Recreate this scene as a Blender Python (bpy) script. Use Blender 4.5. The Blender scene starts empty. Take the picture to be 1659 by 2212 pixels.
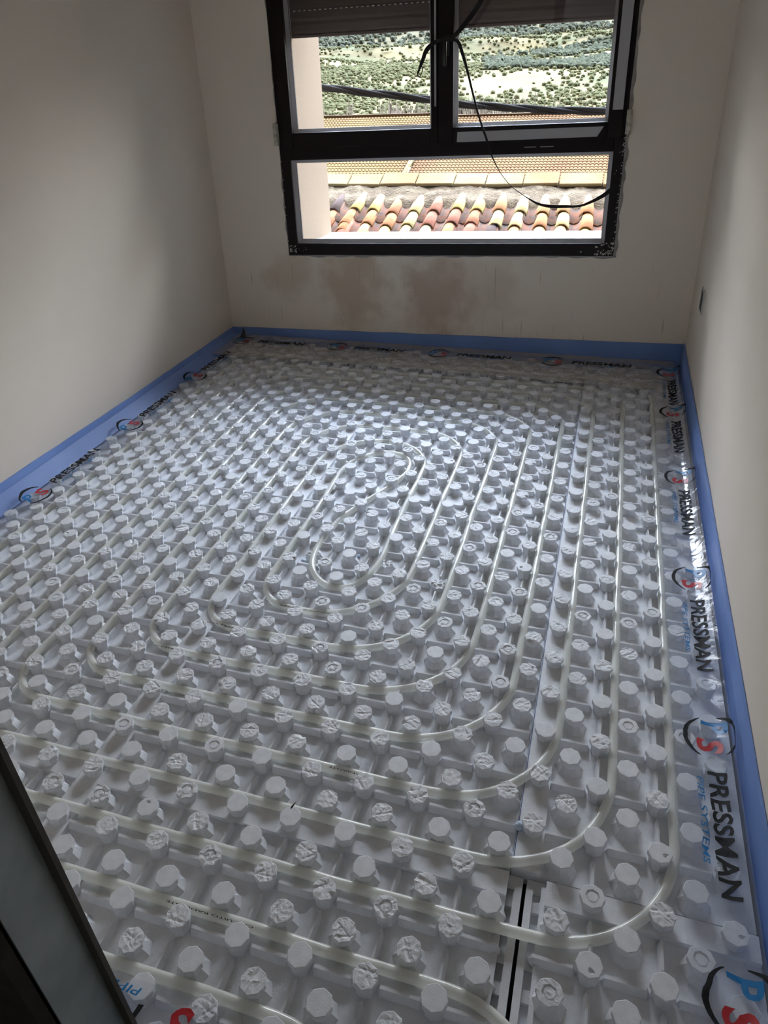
import bpy, bmesh, math, random
from mathutils import Vector, Matrix, noise
random.seed(7)
C = bpy.context.scene.collection
U = 0.05                      # half pitch of the stud lattice
ZF = -0.030                   # moulded face of the panels (stud tops are z = 0)
XL, XR, YB, YF = -1.335, 0.70, 2.575, -0.145   # room faces
ZC = 2.42

# ------------------------------------------------------------------ camera
R = ((0.9542836757436263, 0.29597248649560415, -0.04174869395373819),
     (0.10032920549373309, -0.44874377734042326, -0.8880107391373397),
     (-0.28156121312110755, 0.8432255389490155, -0.457923545725607))
CAM = (0.3787833592463156, -0.48387143652842696, 1.138429483128215)
FPX = 1589.1456700201609
PPX, PPY = 829.5 - 21.0058, 1106 - 147.5441
cam_data = bpy.data.cameras.new('camera')
cam = bpy.data.objects.new('camera', cam_data); C.objects.link(cam)
m = Matrix.Identity(4)
for r in range(3):
    m[r][0] = R[0][r]; m[r][1] = -R[1][r]; m[r][2] = -R[2][r]; m[r][3] = CAM[r]
cam.matrix_world = m
cam_data.sensor_fit = 'VERTICAL'; cam_data.sensor_height = 24.0
cam_data.lens = FPX / 2212 * 24.0
cam_data.shift_x = (829.5 - PPX) / 2212
cam_data.shift_y = (PPY - 1106) / 2212
cam_data.clip_start = 0.02; cam_data.clip_end = 3000
bpy.context.scene.camera = cam

# ------------------------------------------------------------------ light
sc = bpy.context.scene
sc.view_settings.view_transform = 'Standard'; sc.view_settings.look = 'None'
sc.view_settings.gamma = 1.0; sc.view_settings.use_curve_mapping = False
sc.view_settings.exposure = 0.20
SKY = 40.0
BACK = .006
SUN = 4.0
sc.cycles.max_bounces = 24; sc.cycles.diffuse_bounces = 14; sc.cycles.transparent_max_bounces = 24
w = bpy.data.worlds.new('world'); sc.world = w; w.use_nodes = True
nt = w.node_tree; bg = nt.nodes['Background']
tc = nt.nodes.new('ShaderNodeTexCoord'); sp = nt.nodes.new('ShaderNodeSeparateXYZ')
rp = nt.nodes.new('ShaderNodeValToRGB')
nt.links.new(tc.outputs['Generated'], sp.inputs[0]); nt.links.new(sp.outputs['Z'], rp.inputs[0])
e = rp.color_ramp.elements
e[0].position = 0.0; e[0].color = (.30, .29, .27, 1)
e[1].position = 1.0; e[1].color = (.50, .66, 1.0, 1)
x = e.new(0.03); x.color = (1.0, .97, .91, 1)
x = e.new(0.35); x.color = (.85, .91, 1.0, 1)
# brighter hazy sky on the side the window looks at, duller sky behind the house
def mnode(op, i0, i1=None):
    q = nt.nodes.new('ShaderNodeMath'); q.operation = op
    for k, v in enumerate((i0, i1)):
        if v is None: continue
        if isinstance(v, (int, float)): q.inputs[k].default_value = v
        else: nt.links.new(v, q.inputs[k])
    return q.outputs[0]
def mrange(v, a, b_, c, d):
    q = nt.nodes.new('ShaderNodeMapRange'); q.interpolation_type = 'SMOOTHSTEP'; nt.links.new(v, q.inputs[0])
    for k, z in enumerate((a, b_, c, d)): q.inputs[k+1].default_value = z
    return q.outputs[0]
X_, Y_, Z_ = sp.outputs['X'], sp.outputs['Y'], sp.outputs['Z']
az = mnode('DIVIDE', Y_, mnode('SQRT', mnode('ADD', mnode('ADD', mnode('MULTIPLY', X_, X_), mnode('MULTIPLY', Y_, Y_)), 1e-4)))
lobe = mnode('MULTIPLY', mrange(az, -.30, .08, 0, 1), mnode('MULTIPLY', mrange(Z_, 0, .62, .14, 1.15), mrange(Z_, .72, .97, 1, .12)))
nt.links.new(mnode('MULTIPLY', mnode('ADD', lobe, BACK), SKY), bg.inputs[1])
nt.links.new(rp.outputs[0], bg.inputs[0])
sd = bpy.data.lights.new('sun', 'SUN'); so = bpy.data.objects.new('sun', sd); C.objects.link(so)
sd.energy = SUN; sd.angle = math.radians(1.2); sd.color = (1.0, .88, .68)
so.rotation_euler = Vector((-.72, -.12, .85)).to_track_quat('Z', 'Y').to_euler()
pd = bpy.data.lights.new('window_portal', 'AREA'); po = bpy.data.objects.new('window_portal', pd); C.objects.link(po)
pd.shape = 'RECTANGLE'; pd.size = 1.36; pd.size_y = 1.3; po.location = (-.305, 2.70, 1.07)
po.rotation_euler = (math.radians(-90), 0, 0); pd.cycles.is_portal = True
pd2 = bpy.data.lights.new('hallway_portal', 'AREA'); po2 = bpy.data.objects.new('hallway_portal', pd2); C.objects.link(po2)
pd2.shape = 'RECTANGLE'; pd2.size = 2.0; pd2.size_y = 2.4; po2.location = (-.31, YF-2.63, 1.2)
po2.rotation_euler = (math.radians(90), 0, 0); pd2.cycles.is_portal = True

# ------------------------------------------------------------------ helpers
def s2l(c):
    return tuple(((v/255)/12.92 if v/255 <= .04045 else (((v/255)+.055)/1.055)**2.4) for v in c)

def mat(name, col, rough=.6, metal=0., bump=0., bscale=60., var=0., vscale=8., spec=.5, coat=0., trans=0., col2=None, detail=4., bdist=.002):
    m = bpy.data.materials.new(name); m.use_nodes = True
    n = m.node_tree.nodes; l = m.node_tree.links; b = n['Principled BSDF']
    b.inputs['Base Color'].default_value = (*col, 1); b.inputs['Roughness'].default_value = rough
    b.inputs['Metallic'].default_value = metal; b.inputs['Specular IOR Level'].default_value = spec
    b.inputs['Coat Weight'].default_value = coat; b.inputs['Transmission Weight'].default_value = trans
    co = n.new('ShaderNodeTexCoord')
    if var > 0 or col2:
        t = n.new('ShaderNodeTexNoise'); t.inputs['Scale'].default_value = vscale; t.inputs['Detail'].default_value = detail
        l.new(co.outputs['Object'], t.inputs['Vector'])
        r = n.new('ShaderNodeValToRGB'); l.new(t.outputs['Fac'], r.inputs[0])
        c2 = col2 if col2 else tuple(v*(1-var) for v in col)
        r.color_ramp.elements[0].position = .35; r.color_ramp.elements[0].color = (*c2, 1)
        r.color_ramp.elements[1].position = .65; r.color_ramp.elements[1].color = (*col, 1)
        l.new(r.outputs[0], b.inputs['Base Color'])
    if bump > 0:
        t = n.new('ShaderNodeTexNoise'); t.inputs['Scale'].default_value = bscale; t.inputs['Detail'].default_value = 5
        l.new(co.outputs['Object'], t.inputs['Vector'])
        bp = n.new('ShaderNodeBump'); bp.inputs['Strength'].default_value = bump; bp.inputs['Distance'].default_value = bdist
        l.new(t.outputs['Fac'], bp.inputs['Height']); l.new(bp.outputs[0], b.inputs['Normal'])
    return m

def link(name, me, mt=None, parent=None, loc=None, kind=None, smooth=False):
    o = bpy.data.objects.new(name, me); C.objects.link(o)
    if mt is not None:
        for q in (mt if isinstance(mt, (list, tuple)) else [mt]): me.materials.append(q)
    if parent: o.parent = parent
    if loc: o.location = loc
    if kind: o['kind'] = kind
    if smooth:
        for p in me.polygons: p.use_smooth = True
    return o

def tag(o, label, cat, group=None):
    o['label'] = label; o['category'] = cat
    if group: o['group'] = group
    return o

def empty(name, label, cat, loc=(0, 0, 0), group=None):
    o = bpy.data.objects.new(name, None); C.objects.link(o); o.location = loc
    o.empty_display_size = .05
    return tag(o, label, cat, group)

class MB:
    def __init__(s): s.v = []; s.f = []; s.mi = []
    def box(s, x0, x1, y0, y1, z0, z1, mi=0):
        b = len(s.v)
        s.v += [(x, y, z) for z in (z0, z1) for y in (y0, y1) for x in (x0, x1)]
        for q in ((0, 2, 3, 1), (4, 5, 7, 6), (0, 1, 5, 4), (2, 6, 7, 3), (0, 4, 6, 2), (1, 3, 7, 5)):
            s.f.append(tuple(b+i for i in q)); s.mi.append(mi)
        return s
    def hexa(s, pts, mi=0):            # 8 points: bottom ring 4, top ring 4
        b = len(s.v); s.v += [tuple(p) for p in pts]
        for q in ((3, 2, 1, 0), (4, 5, 6, 7), (0, 1, 5, 4), (1, 2, 6, 5), (2, 3, 7, 6), (3, 0, 4, 7)):
            s.f.append(tuple(b+i for i in q)); s.mi.append(mi)
        return s
    def poly(s, pts, mi=0):
        b = len(s.v); s.v += [tuple(p) for p in pts]; s.f.append(tuple(range(b, b+len(pts)))); s.mi.append(mi); return s
    def rings(s, rings, closed=True, cap0=False, cap1=False, mi=0):
        b = len(s.v); n = len(rings[0])
        for r in rings: s.v += [tuple(p) for p in r]
        for k in range(len(rings)-1):
            for i in range(n if closed else n-1):
                j = (i+1) % n
                s.f.append((b+k*n+i, b+k*n+j, b+(k+1)*n+j, b+(k+1)*n+i)); s.mi.append(mi)
        if cap0: s.f.append(tuple(b+i for i in reversed(range(n)))); s.mi.append(mi)
        if cap1: s.f.append(tuple(b+(len(rings)-1)*n+i for i in range(n))); s.mi.append(mi)
        return s
    def tube(s, pts, r, n=12, caps=True, mi=0):
        pts = [Vector(p) for p in pts]; rg = []; up = Vector((0, 0, 1)); prev = None
        for k, p in enumerate(pts):
            t = (pts[min(k+1, len(pts)-1)] - pts[max(k-1, 0)]).normalized()
            if prev is None:
                a = up if abs(t.dot(up)) < .95 else Vector((1, 0, 0))
                u = t.cross(a).normalized()
            else:
                u = (prev - t*prev.dot(t)).normalized()
            prev = u; v = u.cross(t)
            rr = r[k] if isinstance(r, (list, tuple)) else r
            rg.append([p + u*rr*math.cos(2*math.pi*i/n) + v*rr*math.sin(2*math.pi*i/n) for i in range(n)])
        return s.rings(rg, True, caps, caps, mi)
    def mesh(s, name, warpf=None):
        me = bpy.data.meshes.new(name)
        me.from_pydata([warpf(p) for p in s.v] if warpf else s.v, [], s.f); me.update()
        if any(s.mi):
            for p, i in zip(me.polygons, s.mi): p.material_index = i
        return me
    def build(s, name, mt, parent=None, warpf=None, smooth=False, kind=None):
        return link(name, s.mesh(name, warpf), mt, parent, kind=kind, smooth=smooth)

def bevel(o, wd=.002, seg=2):
    b = o.modifiers.new('bevel', 'BEVEL'); b.width = wd; b.segments = seg; b.limit_method = 'ANGLE'; return o

def fnoise(x, y, z=0.):
    return noise.noise(Vector((x, y, z)))

def toimg(p):
    d = [p[k]-CAM[k] for k in range(3)]
    c = [sum(R[a][k]*d[k] for k in range(3)) for a in range(3)]
    if c[2] <= .01: return None
    return PPX+FPX*c[0]/c[2], PPY+FPX*c[1]/c[2], c[2]

# ------------------------------------------------------------------ materials
M_foam = mat('moulded_foam', (.73, .75, .79), .62, bump=.35, bscale=420, var=.10, vscale=55, bdist=.0012)
M_wall = mat('grey_plaster', s2l((222, 212, 199)), .9, bump=.12, bscale=35, var=.06, vscale=2.2, bdist=.004)
M_blue = mat('blue_foam', (.14, .245, .56), .5, bump=.15, bscale=18, var=.12, vscale=5, bdist=.006, col2=(.165, .275, .60))
M_floor = mat('concrete_subfloor', (.02, .02, .022), .9, bump=.2)
M_ceil = mat('ceiling_paint', s2l((232, 229, 222)), .95)
M_frame = mat('dark_brown_frame', (.011, .0065, .0065), .48, bump=.04, bscale=300, spec=.22)
M_bead = mat('grey_bead', (.30, .285, .29), .45)  # grey puts reflected daylight, and the silver spacer, into the bead colour
M_gasket = mat('black_gasket', (.006, .006, .006), .6)
M_shut = mat('brown_slat', (.060, .040, .036), .6)
M_white = mat('light_slot', (.8, .8, .78), .6)
M_tape = mat('grey_protective_film', (.42, .42, .43), .5)
M_black = mat('black_webbing', (.006, .004, .004), .7)
M_steel = mat('galvanised_steel', (.52, .60, .62), .42, metal=.3, var=.35, vscale=9, col2=(.34, .40, .42), bump=.05, bscale=20)
M_dark = mat('dark_timber_unlit_wall', (.045, .040, .034), .85, bump=.5, bscale=40, var=.5, vscale=25)
M_lip = mat('shaded_steel_edge', (.10, .095, .085), .6, metal=.2, bump=.3, bscale=60)  # same steel darkened: shade on the lip is put into its colour
M_smear = mat('grey_filler', s2l((165, 163, 160)), .9, bump=.5, bscale=90, var=.25, vscale=30)
M_speck = mat('white_filler', s2l((190, 188, 180)), .9, bump=.4, bscale=120)
M_hinge = mat('plastered_hinge', s2l((215, 212, 195)), .7, bump=.4, bscale=150, var=.5, vscale=60)
M_pipe = mat('milky_pipe', (.90, .905, .87), .11, spec=.6)
def _milky():
    n = M_pipe.node_tree.nodes; l = M_pipe.node_tree.links; b_ = n['Principled BSDF']; o_ = n['Material Output']
    t = n.new('ShaderNodeBsdfTransparent'); t.inputs[0].default_value = (.97, .97, .93, 1)
    tl = n.new('ShaderNodeBsdfTranslucent'); tl.inputs[0].default_value = (.96, .96, .92, 1)
    m1 = n.new('ShaderNodeMixShader'); m1.inputs[0].default_value = .42; l.new(b_.outputs[0], m1.inputs[1]); l.new(tl.outputs[0], m1.inputs[2])
    lw = n.new('ShaderNodeLayerWeight'); lw.inputs[0].default_value = .35
    mr = n.new('ShaderNodeMapRange'); mr.inputs[3].default_value = .24; mr.inputs[4].default_value = .02; l.new(lw.outputs['Facing'], mr.inputs[0])
    m2 = n.new('ShaderNodeMixShader'); l.new(mr.outputs[0], m2.inputs[0]); l.new(m1.outputs[0], m2.inputs[1]); l.new(t.outputs[0], m2.inputs[2]); l.new(m2.outputs[0], o_.inputs[0])
_milky()
M_ink = mat('black_ink', (.012, .012, .014), .7, spec=.2)
M_inkb = mat('blue_ink', (.0, .16, .42), .4)
M_inkr = mat('red_ink', (.42, .012, .02), .4)
M_line = mat('blue_pencil_line', (.05, .09, .25), .8)

def film_mat(nm, refl, opac, rough, ior=1.16, col=(.55, .60, .68)):
    m = bpy.data.materials.new(nm); m.use_nodes = True
    n = m.node_tree.nodes; l = m.node_tree.links; n.clear()
    out = n.new('ShaderNodeOutputMaterial'); tr = n.new('ShaderNodeBsdfTransparent'); tr.inputs[0].default_value = (.97, .98, 1, 1)
    p = n.new('ShaderNodeBsdfPrincipled'); p.inputs['Base Color'].default_value = (*col, 1)
    p.inputs['Roughness'].default_value = .22; p.inputs['Specular IOR Level'].default_value = .35
    g = n.new('ShaderNodeBsdfGlossy'); g.inputs['Roughness'].default_value = rough
    mx = n.new('ShaderNodeMixShader'); mx.inputs[0].default_value = opac
    co = n.new('ShaderNodeTexCoord'); mp = n.new('ShaderNodeMapping'); mp.inputs['Scale'].default_value = (1, 1, .4)
    t = n.new('ShaderNodeTexNoise'); t.inputs['Scale'].default_value = 26; t.inputs['Detail'].default_value = 3
    t.inputs['Distortion'].default_value = 1.2
    bp = n.new('ShaderNodeBump'); bp.inputs['Strength'].default_value = .5; bp.inputs['Distance'].default_value = .004
    l.new(co.outputs['Object'], mp.inputs[0]); l.new(mp.outputs[0], t.inputs['Vector']); l.new(t.outputs['Fac'], bp.inputs['Height'])
    l.new(bp.outputs[0], p.inputs['Normal']); l.new(bp.outputs[0], g.inputs['Normal'])
    fr = n.new('ShaderNodeFresnel'); fr.inputs[0].default_value = ior; l.new(bp.outputs[0], fr.inputs['Normal'])
    mx2 = n.new('ShaderNodeMixShader')
    l.new(tr.outputs[0], mx.inputs[1]); l.new(p.outputs[0], mx.inputs[2])
    fm = n.new('ShaderNodeMath'); fm.operation = 'MULTIPLY'; fm.inputs[1].default_value = refl; l.new(fr.outputs[0], fm.inputs[0]); l.new(fm.outputs[0], mx2.inputs[0]); l.new(mx.outputs[0], mx2.inputs[1]); l.new(g.outputs[0], mx2.inputs[2])
    l.new(mx2.outputs[0], out.inputs[0]); return m
M_film = film_mat('clear_film', .34, .17, .10)
M_filmb = film_mat('hazed_film_wide', .9, .36, .2, 1.34, (.86, .81, .74))  # warm tint and opacity paint the brownish haze into this film
M_filml = film_mat('clear_film_thin', .34, .06, .10)

def glass_mat():
    m = bpy.data.materials.new('window_glass'); m.use_nodes = True
    n = m.node_tree.nodes; l = m.node_tree.links; n.clear()
    out = n.new('ShaderNodeOutputMaterial'); tr = n.new('ShaderNodeBsdfTransparent'); tr.inputs[0].default_value = (.97, .975, .97, 1)
    g = n.new('ShaderNodeBsdfGlossy'); g.inputs['Roughness'].default_value = .02
    fr = n.new('ShaderNodeFresnel'); fr.inputs[0].default_value = 1.45
    mx = n.new('ShaderNodeMixShader')
    l.new(fr.outputs[0], mx.inputs[0]); l.new(tr.outputs[0], mx.inputs[1]); l.new(g.outputs[0], mx.inputs[2]); l.new(mx.outputs[0], out.inputs[0])
    return m
M_glass = glass_mat()

# stained wall under the window: damp blotches and rusty runs with their own shape
def stained_wall():
    m = mat('stained_plaster', s2l((222, 211, 195)), .92, bump=.12, bscale=35, bdist=.004)
    n = m.node_tree.nodes; l = m.node_tree.links; b = n['Principled BSDF']
    co = n.new('ShaderNodeTexCoord')
    base = n.new('ShaderNodeRGB'); base.outputs[0].default_value = (*s2l((232, 223, 209)), 1)
    cur = base.outputs[0]
    def blob(cx, cz, rx, rz, fac, col=(196, 180, 158)):
        nonlocal cur
        mp = n.new('ShaderNodeMapping'); mp.vector_type = 'POINT'
        mp.inputs['Location'].default_value = (-cx/rx, 0, -cz/rz); mp.inputs['Scale'].default_value = (1/rx, 0, 1/rz)
        ns = n.new('ShaderNodeTexNoise'); ns.inputs['Scale'].default_value = 9; ns.inputs['Detail'].default_value = 6
        l.new(co.outputs['Object'], ns.inputs['Vector']); l.new(co.outputs['Object'], mp.inputs[0])
        ad = n.new('ShaderNodeVectorMath'); ad.operation = 'SCALE'; ad.inputs['Scale'].default_value = 1.9
        l.new(ns.outputs['Color'], ad.inputs[0])
        a2 = n.new('ShaderNodeVectorMath'); a2.operation = 'ADD'; l.new(mp.outputs[0], a2.inputs[0]); l.new(ad.outputs[0], a2.inputs[1])
        a3 = n.new('ShaderNodeVectorMath'); a3.operation = 'SUBTRACT'; a3.inputs[1].default_value = (.95, .95, .95); l.new(a2.outputs[0], a3.inputs[0])
        ln = n.new('ShaderNodeVectorMath'); ln.operation = 'LENGTH'; l.new(a3.outputs[0], ln.inputs[0])
        mr = n.new('ShaderNodeMapRange'); mr.interpolation_type = 'SMOOTHSTEP'; mr.inputs[1].default_value = 1.35; mr.inputs[2].default_value = .35; mr.inputs[4].default_value = fac
        l.new(ln.outputs['Value'], mr.inputs[0])
        mx = n.new('ShaderNodeMix'); mx.data_type = 'RGBA'; l.new(mr.outputs[0], mx.inputs[0]); l.new(cur, mx.inputs[6]); mx.inputs[7].default_value = (*s2l(col), 1)
        cur = mx.outputs[2]
    blob(-1.02, .30, .13, .12, .55); blob(-.70, .25, .14, .19, .8); blob(-.33, .22, .16, .22, .85, (190, 170, 152)); blob(-.08, .27, .12, .15, .45)
    # thin vertical runs
    mp = n.new('ShaderNodeMapping'); mp.inputs['Scale'].default_value = (75, 0, 5); l.new(co.outputs['Object'], mp.inputs[0])
    ns = n.new('ShaderNodeTexNoise'); ns.inputs['Scale'].default_value = 1; ns.inputs['Detail'].default_value = 2; l.new(mp.outputs[0], ns.inputs['Vector'])
    r = n.new('ShaderNodeMapRange'); r.inputs[1].default_value = .66; r.inputs[2].default_value = .76; r.inputs[4].default_value = .5; l.new(ns.outputs['Fac'], r.inputs[0])
    sx = n.new('ShaderNodeSeparateXYZ'); l.new(co.outputs['Object'], sx.inputs[0])
    r2 = n.new('ShaderNodeMapRange'); r2.inputs[1].default_value = .44; r2.inputs[2].default_value = .38; l.new(sx.outputs['Z'], r2.inputs[0])
    mu = n.new('ShaderNodeMath'); mu.operation = 'MULTIPLY'; l.new(r.outputs[0], mu.inputs[0]); l.new(r2.outputs[0], mu.inputs[1])
    mx = n.new('ShaderNodeMix'); mx.data_type = 'RGBA'; l.new(mu.outputs[0], mx.inputs[0]); l.new(cur, mx.inputs[6]); mx.inputs[7].default_value = (*s2l((160, 120, 88)), 1)
    l.new(mx.outputs[2], b.inputs['Base Color']); return m
M_wallb = stained_wall()

# ------------------------------------------------------------------ window warp (the back wall's fittings sit slightly out of level)
def dz(x, z):
    s = .0245 - .0206*max(0., min(z, 1.3)-.41)
    return (x+.305)*s
def wp(p): return (p[0], p[1], p[2]+dz(p[0], p[2]))

WX0, WX1, WZ0, WZ1 = -1.0, .388, .411, 1.78
# ------------------------------------------------------------------ room shell
def S(o): o['kind'] = 'structure'; return o
T = .40
S(MB().box(XL-.1, XR+.1, YF-2.6, YB+.02, -.16, -.055).build('floor', M_floor))
S(MB().box(XL-.1, XR+.1, YF-2.6, YB+T, ZC, ZC+.1).build('ceiling', M_ceil))
S(MB().box(XL-.1, XL, YF-2.6, YB+T, -.16, ZC).build('wall_left', M_wall))
S(MB().box(XR, XR+.1, YF-2.6, YB+T, -.16, ZC).build('wall_right', M_wall))
# back wall with the window opening
b = MB()
ox0, ox1, oz0, oz1 = WX0+.012, WX1-.012, WZ0+.012, WZ1-.012
def q8(xa, xb, za, zb):
    pa = [wp((xa, 0, za)), wp((xb, 0, za)), wp((xb, 0, zb)), wp((xa, 0, zb))]
    return pa
n1 = q8(ox0, ox1, oz0, oz1); O0 = [(XL, 0, -.16), (XR, 0, -.16), (XR, 0, ZC), (XL, 0, ZC)]
for k in range(4):
    a, c = k, (k+1) % 4
    b.hexa([(O0[a][0], YB, O0[a][2]), (O0[c][0], YB, O0[c][2]), (n1[c][0], YB, n1[c][2]), (n1[a][0], YB, n1[a][2]),
            (O0[a][0], YB+T+.03, O0[a][2]), (O0[c][0], YB+T+.03, O0[c][2]), (n1[c][0], YB+T+.03, n1[c][2]), (n1[a][0], YB+T+.03, n1[a][2])])
wb = b.build('wall_back', M_wallb); S(wb)
bm = bmesh.new(); bm.from_mesh(wb.data); bmesh.ops.recalc_face_normals(bm, faces=bm.faces); bm.to_mesh(wb.data); bm.free()
# front wall left of the doorway, lintel over it, hallway end wall
S(MB().box(XL, -.155, YF-.07, YF, -.055, ZC).build('wall_front', M_wall))
S(MB().box(-.155, XR, YF-.07, YF, 2.02, ZC).build('trim_1', M_wall))
M_ext = mat('exterior_render', (.135, .104, .076), .95, bump=.3, bscale=120, var=.05, vscale=3, bdist=.003)
# outside reveals of the opening and the sill
rv = MB(); rv.box(-1.05, -.96, YB+.07, YB+T+.035, .36, 1.80); rv.box(.34, .43, YB+.07, YB+T+.035, .36, 1.80)
S(rv.build('trim_2', M_ext))
M_sill = mat('white_sill', (.20, .18, .165), .5)
S(MB().hexa([(-.96, YB+.066, .36), (.34, YB+.066, .36), (.34, YB+T+.06, .36), (-.96, YB+T+.06, .36),
             (-.96, YB+.066, .440), (.34, YB+.066, .458), (.34, YB+T+.06, .405), (-.96, YB+T+.06, .388)]).build('trim_3', M_sill))

# ------------------------------------------------------------------ window
win = bpy.data.objects.new('window_1', None); C.objects.link(win); S(win)
FY0, FY1 = YB-.006, YB+.058
def fr(name, x0, x1, z0, z1, y0=FY0, y1=FY1, mt=M_frame, par=win, bv=.003):
    o = MB().box(x0, x1, y0, y1, z0, z1).build(name, mt, par, wp); 
    if bv: bevel(o, bv)
    return o
b = MB()
b.box(WX0, WX0+.045, FY0, FY1, WZ0, WZ1); b.box(WX1-.040, WX1, FY0, FY1, WZ0, WZ1)
b.box(WX0+.045, WX1-.040, FY0, FY1, WZ0, .461); b.box(WX0+.045, WX1-.040, FY0, FY1, WZ1-.05, WZ1)
b.box(WX0+.045, WX1-.040, FY0, FY1, .803, .862); b.box(-.333, -.303, FY0+.004, FY1, .862, WZ1-.05)
bevel(b.build('outer_frame', M_frame, win, wp), .002)
def ring(x0, x1, z0, z1, wd, y0, y1):
    m_ = MB(); m_.box(x0, x0+wd[0], y0, y1, z0, z1); m_.box(x1-wd[1], x1, y0, y1, z0, z1)
    m_.box(x0+wd[0], x1-wd[1], y0, y1, z0, z0+wd[2]); m_.box(x0+wd[0], x1-wd[1], y0, y1, z1-wd[3], z1); return m_
def bead(x0, x1, z0, z1, d=.012, y0=YB+.004, y1=YB+.022):      # bevelled inner bead round a pane
    m_ = MB()
    o_ = [(x0, z0), (x1, z0), (x1, z1), (x0, z1)]; i_ = [(x0+d, z0+d), (x1-d, z0+d), (x1-d, z1-d), (x0+d, z1-d)]
    m_.rings([[(a[0], y0, a[1]) for a in o_], [(a[0], y1, a[1]) for a in i_]]); return m_
SZ1 = WZ1-.045
for (sx0, sx1, gx0, gx1) in ((WX0+.018, -.316, -.932, -.343), (-.314, WX1-.016, -.256, .318)):
    sa = ring(sx0, sx1, .850, SZ1, (gx0-sx0, sx1-gx1, .908-.850, .05), YB-.016, YB+.05).build('sash', M_frame, win, wp); bevel(sa, .003)
    bead(gx0, gx1, .908, SZ1-.05).build('glazing_bead', M_bead, sa, wp)
    g = MB().box(gx0-.004, gx1+.004, YB+.023, YB+.027, .904, SZ1-.046).build('glass_pane', M_glass, sa, wp)
    ring(gx0+.008, gx1-.008, .916, SZ1-.058, (.004,)*4, YB+.0225, YB+.029).build('gasket', M_gasket, sa, wp)
    if sx0 < -.9: sash_l = sa
    else: sash_r = sa
bead(WX0+.045, WX1-.040, .461, .803, .014).build('glazing_bead', M_bead, win, wp)
MB().box(WX0+.045, WX1-.040, YB+.023, YB+.027, .461, .803).build('glass_pane', M_glass, win, wp)
ring(WX0+.055, WX1-.050, .470, .795, (.005,)*4, YB+.0225, YB+.029).build('gasket', M_gasket, win, wp)
# handle on the meeting stile
hb = MB().box(-.289, -.271, YB-.026, YB-.016, 1.155, 1.225).build('handle_plate', M_gasket, sash_r, wp); bevel(hb, .003)
hm = MB(); hm.tube([(-.280, YB-.02, 1.205), (-.280, YB-.05, 1.205), (-.280, YB-.057, 1.195), (-.281, YB-.057, 1.12)], [.007, .007, .008, .007], 10)
hm.build('handle', mat('satin_black_handle', (.02, .018, .018), .25), sash_r, wp, smooth=True)
# factory film strips still stuck on the right sash
MB().poly([(-.240, YB-.0168, .854), (.285, YB-.0168, .858), (.306, YB-.0168, .893), (-.238, YB-.0168, .891)]).build('protective_strip', M_tape, sash_r, wp)
MB().poly([(.331, YB-.0168, .948), (.367, YB-.0168, .948), (.369, YB-.0168, 1.60), (.331, YB-.0168, 1.60)]).build('protective_strip', M_tape, sash_r, wp)
MB().poly([(-.3285, YB-.0168, .985), (-.3215, YB-.0168, .985), (-.3215, YB-.0168, 1.60), (-.3285, YB-.0168, 1.60)]).build('protective_strip', M_tape, sash_l, wp)
# hinges splashed with plaster
for hx in (WX0-.006, WX1+.004):
    h = MB().box(hx-.010, hx+.010, YB-.022, YB+.0, .862, .947).build('hinge', M_hinge, win, wp); bevel(h, .003)
    MB().tube([(hx, YB-.024, .866), (hx, YB-.024, .943)], .006, 8).build('hinge_pin', M_hinge, h, wp)
# paint smears and specks on the frame corners
b = MB(); rs = random.Random(3)
def speck(cx, cz, r):
    k = rs.randint(5, 8); a0 = rs.random()*6
    b.poly([(cx+r*(.5+.5*rs.random())*math.cos(a0+6.283*i/k), YB-.0066, cz+r*(.4+.6*rs.random())*math.sin(a0+6.283*i/k)) for i in reversed(range(k))])
for i in range(46):
    t = rs.random()**2
    speck(WX0+.006+.05*t*rs.random()*2, WZ0+.008+.035*rs.random(), .0012+.0035*rs.random())
for i in range(60):
    speck(WX1-.004-.07*rs.random()**1.5, WZ0+.006+.05*rs.random()**1.6, .0015+.005*rs.random())
for i in range(40):
    speck(WX1-.003-.006*rs.random(), WZ0+.03+.42*rs.random(), .001+.0035*rs.random())
for i in range(14):
    speck(WX0+.003, WZ0+.02+.40*rs.random(), .001+.0025*rs.random())
speck(.262, .428, .006); speck(.262, .428, .005); speck(.372, .80, .003); speck(.366, .735, .003); speck(.361, .725, .0022)
b.build('paint_splashes', M_speck, win, wp)
MB().box(.02, .065, YB-.0085, YB-.0062, .826, .829).box(.08, .13, YB-.0085, YB-.0062, .826, .829).build('drain_slot', M_bead, win, wp)
# ragged filler line round the frame
b = MB()
def ragged(p0, p1, inner, outer, side):
    n = 60; q = []
    for k in range(n+1):
        t = k/n; x = p0[0]+(p1[0]-p0[0])*t; z = p0[1]+(p1[1]-p0[1])*t
        a = inner*(.3+.9*abs(fnoise(t*9, p0[0]*7, 1))*2); c = outer*(.35+1.3*abs(fnoise(t*14, p0[0]*3, 9)))
        if side == 'b': q.append([(x, YB-.0085, z+a*.5), (x, YB-.0015, z-c)])
        if side == 'l': q.append([(x-c, YB-.0015, z), (x+a*.35, YB-.0085, z)])
        if side == 'r': q.append([(x-a*.35, YB-.0085, z), (x+c, YB-.0015, z)])
    b.rings([list(r) for r in q], False)
ragged((WX0-.004, WZ0), (WX1+.01, WZ0), .003, .012, 'b')
ragged((WX0, WZ0-.006), (WX0, 1.6), .005, .009, 'l'); ragged((WX1, WZ0-.006), (WX1, 1.6), .005, .014, 'r')
fl = b.build('filler_line', M_smear, wb, wp)

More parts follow.
